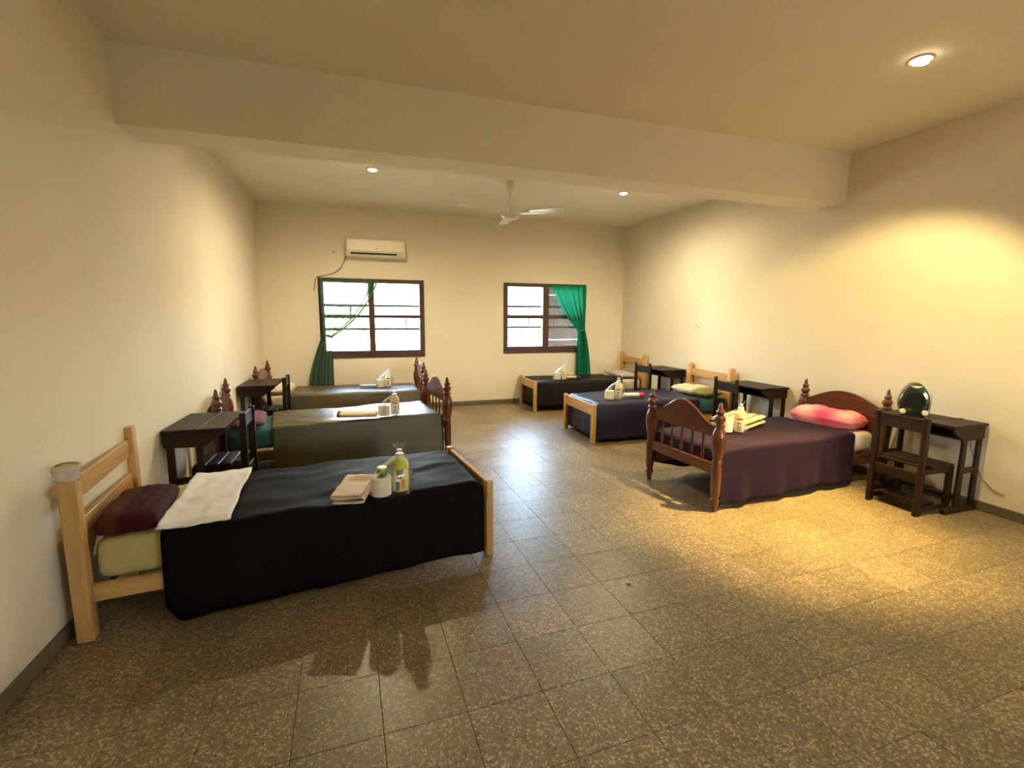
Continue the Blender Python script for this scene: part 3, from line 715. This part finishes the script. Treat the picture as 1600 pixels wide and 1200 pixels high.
def kit(x, y, z, where, bcol, bname, jar=None, turn=0, lab=M_lab2, swap=1, bagtop=.045, hb=1.0, wbody=.93):
    d = Vector((x, y, 0)).normalized(); ang = math.atan2(d.y, d.x) - PI / 2 + turn     # local +x = camera right, -y = towards the camera
    M = Matrix.Translation((x, y, z)) @ Matrix.Rotation(ang, 4, 'Z')
    def put(o, lx, ly, lz=0):
        p = M @ Vector((lx, ly, lz)); o.location = p; o.rotation_euler = (0, 0, ang); return o
    # toilet roll: tissue ring with a cardboard core
    bm = lathe(bmesh.new(), [(.004, .021), (.0, .026), (0, .052), (.003, .055), (.099, .055), (.102, .052), (.102, .026), (.098, .021), (.004, .021)], seg=28, cap=False)
    ro = put(obj('toilet_roll', bm, M_paper, smooth=40), -.052 * swap, -.022)
    tag(ro, 'white toilet roll in the clear bag ' + where, 'toilet roll', 'toilet rolls in the toiletry sets')
    obj('cardboard_core', lathe(bmesh.new(), [(.002, .0205), (.100, .0205), (.100, .0195), (.002, .0195), (.002, .0205)], seg=18, cap=False), M_card, ro, smooth=40)
    # bottle
    m = mat(bname, bcol, .25, .5); m.node_tree.nodes['Principled BSDF'].inputs['Subsurface Weight'].default_value = .25
    m.node_tree.nodes['Principled BSDF'].inputs['Subsurface Radius'].default_value = (.02, .02, .008)
    h = hb; wb = wbody
    bt = put(obj('bottle', lathe(bmesh.new(), [(0, .040 * wb), (.004, .045 * wb), (.06 * h, .0465 * wb), (.135 * h, .047 * wb), (.158 * h, .0445 * wb), (.176 * h, .036 * wb), (.187 * h, .025), (.190 * h, .018), (.200 * h, .018)], seg=24, sy=.72), m, smooth=50), .052 * swap, .012)
    tag(bt, bname.replace('_', ' ') + ' in the clear bag ' + where, 'bottle', 'plastic bottles in the toiletry sets')
    obj('cap', lathe(bmesh.new(), [(.190 * h, .018), (.191 * h, .025), (.214 * h, .024), (.217 * h, .020)], seg=18), M_cap, bt, smooth=40)
    def lf(a, b):
        t = -PI / 2 + (a - .5) * 1.9; return (.0478 * wb * math.cos(t), .0482 * wb * .72 * math.sin(t) - .0003, .010 + .12 * h * b)
    obj('label', sheet(bmesh.new(), 12, 2, lf), lab, bt, smooth=60)
    if jar:
        j = put(obj('soap_jar', lathe(bmesh.new(), [(0, .022), (.003, .027), (.022, .029), (.034, .027), (.038, .024)], seg=20), mat('jar_' + jar[0], jar[1], .25), smooth=50), -.045 * swap, -.004, .1025)
        tag(j, jar[0] + ' soap jar with white lid on a toilet roll on the black blanket', 'jar')
        obj('lid', lathe(bmesh.new(), [(.0385, .024), (.040, .027), (.047, .026), (.049, .020)], seg=20), M_cap, j, smooth=50)
    # clear bag, tied above the bottle
    def bf(a, b):
        t = 2 * PI * a
        zz = b * (.228 * h + bagtop)
        if b < .72:
            k = b / .72
            rx = .122 * (1 - .10 * k - .70 * k ** 3.2); ry = .088 * (1 - .05 * k - .66 * k ** 3); cx = .052 * swap * k ** 2; cy = .012 * k
        else:
            k = (b - .72) / .28
            rx = .122 * .2 * (1 - 1.5 * k * (1 - k) * 1.3) + .016 * k; ry = .010 + .012 * k; cx = .052 * swap; cy = .012
        w = 1 + .05 * nz(math.cos(t) * 2, math.sin(t) * 2, b * 6 + x) + .03 * math.sin(t * 7 + x)
        return (cx + rx * math.cos(t) * w, cy + ry * math.sin(t) * w, zz + .004 * math.sin(5 * t) * b + .0015)
    bm = sheet(bmesh.new(), 36, 24, bf); bmesh.ops.remove_doubles(bm, verts=bm.verts, dist=.0003)
    bag = put(obj('plastic_bag', bm, M_bag, smooth=60), 0, 0)
    tag(bag, 'clear plastic gift bag around the toiletries ' + where, 'bag', KG)
    obj('bag_tie', lathe(bmesh.new(), [(0, .012), (.004, .0165), (.010, .0165), (.014, .012)], (.052 * swap, .012, .228 * h * .97 + .006), 12, sy=.8), M_cap, bag, smooth=40)
kit(.140, 2.60, .476, 'on the black-blanketed bed nearest the camera', (.52, .62, .05), 'lime green liquid bottle', ('green', (.12, .26, .03)), lab=M_lab1, wbody=1.0)
kit(.265, 4.72, .482, 'on the olive blanket behind the black one', (.80, .48, .26), 'peach liquid bottle', lab=M_lab2, hb=.95)
kit(.320, 6.78, .466, 'on the bed under the yellow lit window', (.60, .74, .70), 'pale aqua liquid bottle', lab=M_lab2, hb=.95)
kit(3.030, 3.17, .484, 'on the deep purple blanket', (.82, .70, .38), 'pale yellow liquid bottle', lab=M_lab2)
kit(2.890, 4.92, .480, 'on the navy blanket', (.80, .74, .34), 'creamy yellow liquid bottle', lab=M_lab2, hb=1.05)
kit(3.020, 6.80, .472, 'on the brown-black blanket in the far corner', (.78, .70, .40), 'ivory liquid bottle', lab=M_lab2)

# ---- towels
def towel(o, x, y, z, rz, label):
    o.location = (x, y, z); o.rotation_euler = (0, 0, rz); solid(o, .006); return tag(o, label, 'towel', 'folded towels beside the toiletry sets')
towel(obj('towel', folded(bmesh.new(), .15, .33, 3, .021, 3, wr=.014), cloth('beige_terry', (.74, .60, .44), .08, bscale=260), smooth=180), -.055, 2.66, .474, -.22, 'folded beige towel on the black blanket')
towel(obj('towel', rolled(bmesh.new(), .062, .36, 2.3, 5, .55), two_tone('cream_shade_end_terry', (.12, .07, .045), (.80, .66, .48), 1, -.150, .01), smooth=180), -.035, 4.655, .481, 1.35 + PI, 'rolled cream towel with end shade painted brown on the olive blanket')  # brown end is shadow at the open roll, put into the colour
towel(obj('towel', rolled(bmesh.new(), .050, .22, 2, 8, .55), cloth('pale_blue_terry', (.42, .58, .68), .15), smooth=180), .11, 6.74, .465, 1.3, 'rolled pale blue towel on the bed under the yellow lit window')
towel(obj('towel', rolled(bmesh.new(), .050, .25, 2, 11, .65), two_tone('white_pink_terry', (.82, .05, .10), (.72, .68, .62), 1, -.06, .012), smooth=180), 3.19, 4.97, .477, 1.38, 'small rolled white towel with pink end on the navy blanket')
towel(obj('towel', rolled(bmesh.new(), .050, .25, 2, 14, .6), two_tone('tan_black_terry', (.03, .03, .03), (.66, .44, .20), 1, -.05, .012), smooth=180), 3.23, 6.79, .471, 1.38, 'rolled tan towel with black end in the far corner')
def stripes(name, ca, cb, axis, per, duty):
    m = mat(name, ca, .85, .3, bump=.3, bscale=220); t = m.node_tree; N = t.nodes; K = t.links
    tc = N.new('ShaderNodeTexCoord'); sp = N.new('ShaderNodeSeparateXYZ'); K.new(tc.outputs['Object'], sp.inputs[0])
    a = N.new('ShaderNodeMath'); a.operation = 'MULTIPLY'; a.inputs[1].default_value = 1 / per; K.new(sp.outputs[axis], a.inputs[0])
    f = N.new('ShaderNodeMath'); f.operation = 'FRACT'; K.new(a.outputs[0], f.inputs[0])
    g = N.new('ShaderNodeMath'); g.operation = 'LESS_THAN'; g.inputs[1].default_value = duty; K.new(f.outputs[0], g.inputs[0])
    x = N.new('ShaderNodeMix'); x.data_type = 'RGBA'; x.inputs[6].default_value = (*ca, 1); x.inputs[7].default_value = (*cb, 1)
    K.new(g.outputs[0], x.inputs[0]); K.new(x.outputs[2], N['Principled BSDF'].inputs['Base Color'])
    return m
towel(obj('towel', folded(bmesh.new(), .30, .46, 4, .023, 9, wr=.012), stripes('yellow_grey_stripes', (.80, .70, .36), (.33, .33, .20), 0, .085, .32), smooth=180), 3.30, 3.40, .478, -1.15, 'folded yellow and grey striped towel on the deep purple blanket')

# ================================================================== WALL AND CEILING FIXTURES
# air conditioner
ac = empty('air_conditioner', (-.118, YB, 2.285)); tag(ac, 'cream split air conditioner above the yellow lit window', 'air conditioner')
prof = [(0, .0), (0, .27), (-.13, .275), (-.175, .262), (-.20, .225), (-.205, .12), (-.20, .075), (-.17, .022), (-.12, .0)]
bm = prism(bmesh.new(), prof, .0, .818, 'x', .006); obj('body', bm, M_plast, ac, smooth=40)
obj('front_panel', B(.02, .798, -.2095, -.2045, .085, .235, .004), M_plast, ac)
obj('outlet_slot', prism(bmesh.new(), [(-.2045, .066), (-.2085, .064), (-.190, .036), (-.186, .038)], .055, .70, 'x'), mat('slot_black', (.02, .018, .014), .6), ac)['label'] = 'dark air outlet slot'
obj('louvre', prism(bmesh.new(), [(-.210, .066), (-.213, .064), (-.2085, .058), (-.2065, .060)], .055, .70, 'x'), M_plast, ac)
obj('badge', B(.40, .43, -.2110, -.2094, .110, .120, .001), mat('badge_grey', (.3, .28, .24), .4), ac)
cord = tube(bmesh.new(), [(-.13, 7.452, 2.31), (-.16, 7.452, 2.22), (-.21, 7.452, 2.13), (-.30, 7.452, 2.06), (-.42, 7.452, 2.02), (-.53, 7.452, 2.0), (-.555, 7.452, 1.97), (-.575, 7.452, 1.88), (-.59, 7.452, 1.80)], .006, 6)
tag(obj('drain_hose', cord, M_cable, smooth=60), 'thin brown hose from the air conditioner down to the window corner', 'hose')
def plate(loc, rot, label, pw=.07, ph=.11):
    r = empty('wall_outlet', loc, rot); tag(r, label, 'outlet')
    obj('plate', B(-pw / 2, pw / 2, -.010, 0, -ph / 2, ph / 2, .003), M_plast, r)
    obj('socket', B(-.016, .016, -.0125, -.0095, -.022, .022, .002), mat('socket_grey', (.42, .38, .28), .5), r)
plate((-.298, YB, 2.355), 0, 'small cream socket plate beside the air conditioner')
plate((XR, 5.476, 1.345), -PI / 2, 'small cream outlet plate on the bare wall above the pine headboards', .11, .07)

# ceiling fan
FX, FY = 1.738, 5.45
fan = empty('ceiling_fan', (FX, FY, ZC)); tag(fan, 'white three-bladed ceiling fan on a short rod', 'ceiling fan')
obj('canopy', lathe(bmesh.new(), [(0, .042), (-.01, .043), (-.03, .040), (-.11, .030), (-.125, .022), (-.128, .01)], seg=20), M_fanw, fan, smooth=40)
obj('rod', lathe(bmesh.new(), [(-.12, .0095), (-.30, .0095)], seg=10), M_fanw, fan, smooth=60)
obj('coupling', lathe(bmesh.new(), [(-.27, .016), (-.28, .026), (-.335, .030), (-.35, .030), (-.352, .02)], seg=16), M_fanw, fan, smooth=40)
obj('motor', lathe(bmesh.new(), [(-.350, .03), (-.352, .10), (-.362, .118), (-.385, .118), (-.392, .10), (-.40, .095), (-.418, .07), (-.428, .035), (-.431, .004)], seg=28), M_fanw, fan, smooth=35)
for k, a in enumerate((-40, 80, 200)):
    ra = math.radians(a); pit = math.radians(11)
    def blf(t, b):
        x = .17 + .50 * t; wd = .058 + .014 * t; y = (b - .5) * 2 * wd
        if t > .94: y *= math.sqrt(max(.15, 1 - ((t - .94) / .06) ** 2 * .6))
        return (x, y, .004 * (1 - (2 * b - 1) ** 2))
    mt = Matrix.Translation((0, 0, -.357)) @ Matrix.Rotation(ra, 4, 'Z') @ Matrix.Rotation(-pit, 4, 'X')
    bm = sheet(bmesh.new(), 20, 6, blf); bmesh.ops.transform(bm, matrix=mt, verts=bm.verts)
    bl = obj('blade', bm, M_fanw, fan, smooth=60); solid(bl, .004)
    bm = box(bmesh.new(), .09, .24, -.022, .022, -.010, -.0045, .002); bmesh.ops.transform(bm, matrix=mt, verts=bm.verts); obj('blade_bracket', bm, M_fanw, bl)

# recessed ceiling spotlights
def downlight(x, y, label, tilt=(0, 0)):
    r = empty('ceiling_spotlight', (x, y, ZC)); tag(r, label, 'ceiling light', 'recessed ceiling spotlights')
    obj('trim_ring', lathe(bmesh.new(), [(0, .062), (-.004, .064), (-.010, .058), (-.010, .047), (-.002, .045), (-.002, .058)], seg=28, cap=False), M_white, r, smooth=40)
    bm = lathe(bmesh.new(), [(-.001, .044), (-.012, .043), (-.020, .034), (-.024, .018), (-.025, .003)], seg=22)
    if tilt != (0, 0):
        bmesh.ops.transform(bm, matrix=Matrix.Translation((0, 0, -.012)) @ Matrix.Rotation(tilt[0], 4, 'X') @ Matrix.Rotation(tilt[1], 4, 'Y'), verts=bm.verts)
    obj('bulb', bm, M_bulb, r, smooth=50)
downlight(*L1P, 'glowing tilted spotlight nearest the camera, in front of the beam', (.35, -.2))
downlight(*L2P, 'glowing ceiling spotlight above the air conditioner side of the room')
downlight(*L3P, 'glowing ceiling spotlight beyond the beam, beside the fan blade')

# ---- curtains
def curtain(root_name, m, top, tie, hem, ty, zt, ztie, zh, label, flip, pleats, sagx, seed, gath=1, dark_fold_r=0):
    """top/tie/hem: (x_fixed_side, x_free_side)"""
    def f(a, b):
        ph = math.sin(b * pleats * 2 * PI + seed) + .4 * math.sin(b * pleats * 4.6 * PI + 2 * seed)
        xt = top[0] + (top[1] - top[0]) * b ** gath; xm = tie[0] + (tie[1] - tie[0]) * b; xh = hem[0] + (hem[1] - hem[0]) * b
        if a < .5:
            t = a / .5
            cx = xt + (xm - xt) * sagx; cz = zt + (ztie - zt) * (.45 + .22 * b)
            x = (1 - t) ** 2 * xt + 2 * t * (1 - t) * cx + t * t * xm
            z = (1 - t) ** 2 * zt + 2 * t * (1 - t) * cz + t * t * (ztie + .045 * (1 - b) - .02)
            amp = .012 + .010 * t
        else:
            t = (a - .5) / .5; e = 1 - (1 - t) ** 1.7
            x = xm + (xh - xm) * e; z = ztie + .045 * (1 - b) * (1 - t) - .02 * (1 - t) + (zh - ztie) * t
            amp = .022 - .003 * t
        return (x + .004 * nz(a * 3, b * 5, seed), ty - amp * ph - .01 * min(1, a * 4), z)
    r = tag(obj(root_name, sheet(bmesh.new(), 70, 90, f), m, smooth=180), label, 'curtain', 'green tied-back curtains')
    cx = (tie[0] + tie[1]) / 2; rx = abs(tie[1] - tie[0]) / 2 + .012
    def band(a, b):
        t = 2 * PI * a; return (cx + rx * math.cos(t), ty - .004 + .034 * math.sin(t), ztie - .012 + .03 * (b - .5) - .02 * math.cos(t) * flip)
    if dark_fold_r:
        obj('hem', tube(bmesh.new(), [Vector(f(k / 90, 1)) + Vector((0, -.004, 0)) for k in range(0, 46)], dark_fold_r, 7), M_tie, r, smooth=60)  # dark tube added for the shade of gathered folds at the free edge
        obj('hem', tube(bmesh.new(), [Vector(f(k / 90, .86)) + Vector((0, -.004, 0)) for k in range(0, 46)], dark_fold_r * .5, 7), M_tie, r, smooth=60)  # thinner dark tube added as a second shaded fold line
    obj('tie_band', sheet(bmesh.new(), 24, 2, band), M_tie, r, smooth=60)
    return r
curtain('curtain', M_cur1, (-.50, .30), (-.485, -.36), (-.72, -.365), YB - .062, 1.965, 1.165, .30, 'sheer green tied curtain on the yellow lit window', 1, 5, .30, 1.0, .62, .011)
curtain('curtain', M_cur2, (3.735, 3.08), (3.715, 3.58), (3.86, 3.56), YB - .062, 1.975, 1.235, .30, 'solid green tied curtain on the window with dark planks outside', -1, 5, .42, 2.0)

# small scrap on the floor
bm = bmesh.new(); bmesh.ops.create_icosphere(bm, subdivisions=2, radius=.012)
for v in bm.verts: v.co *= 1 + .35 * nz(v.co.x, v.co.y, v.co.z, 160); v.co.z *= .8
tag(obj('paper_scrap', bm, M_paper, loc=(1.36, 2.086, .0075)), 'tiny crumpled white paper scrap on the open floor', 'scrap')
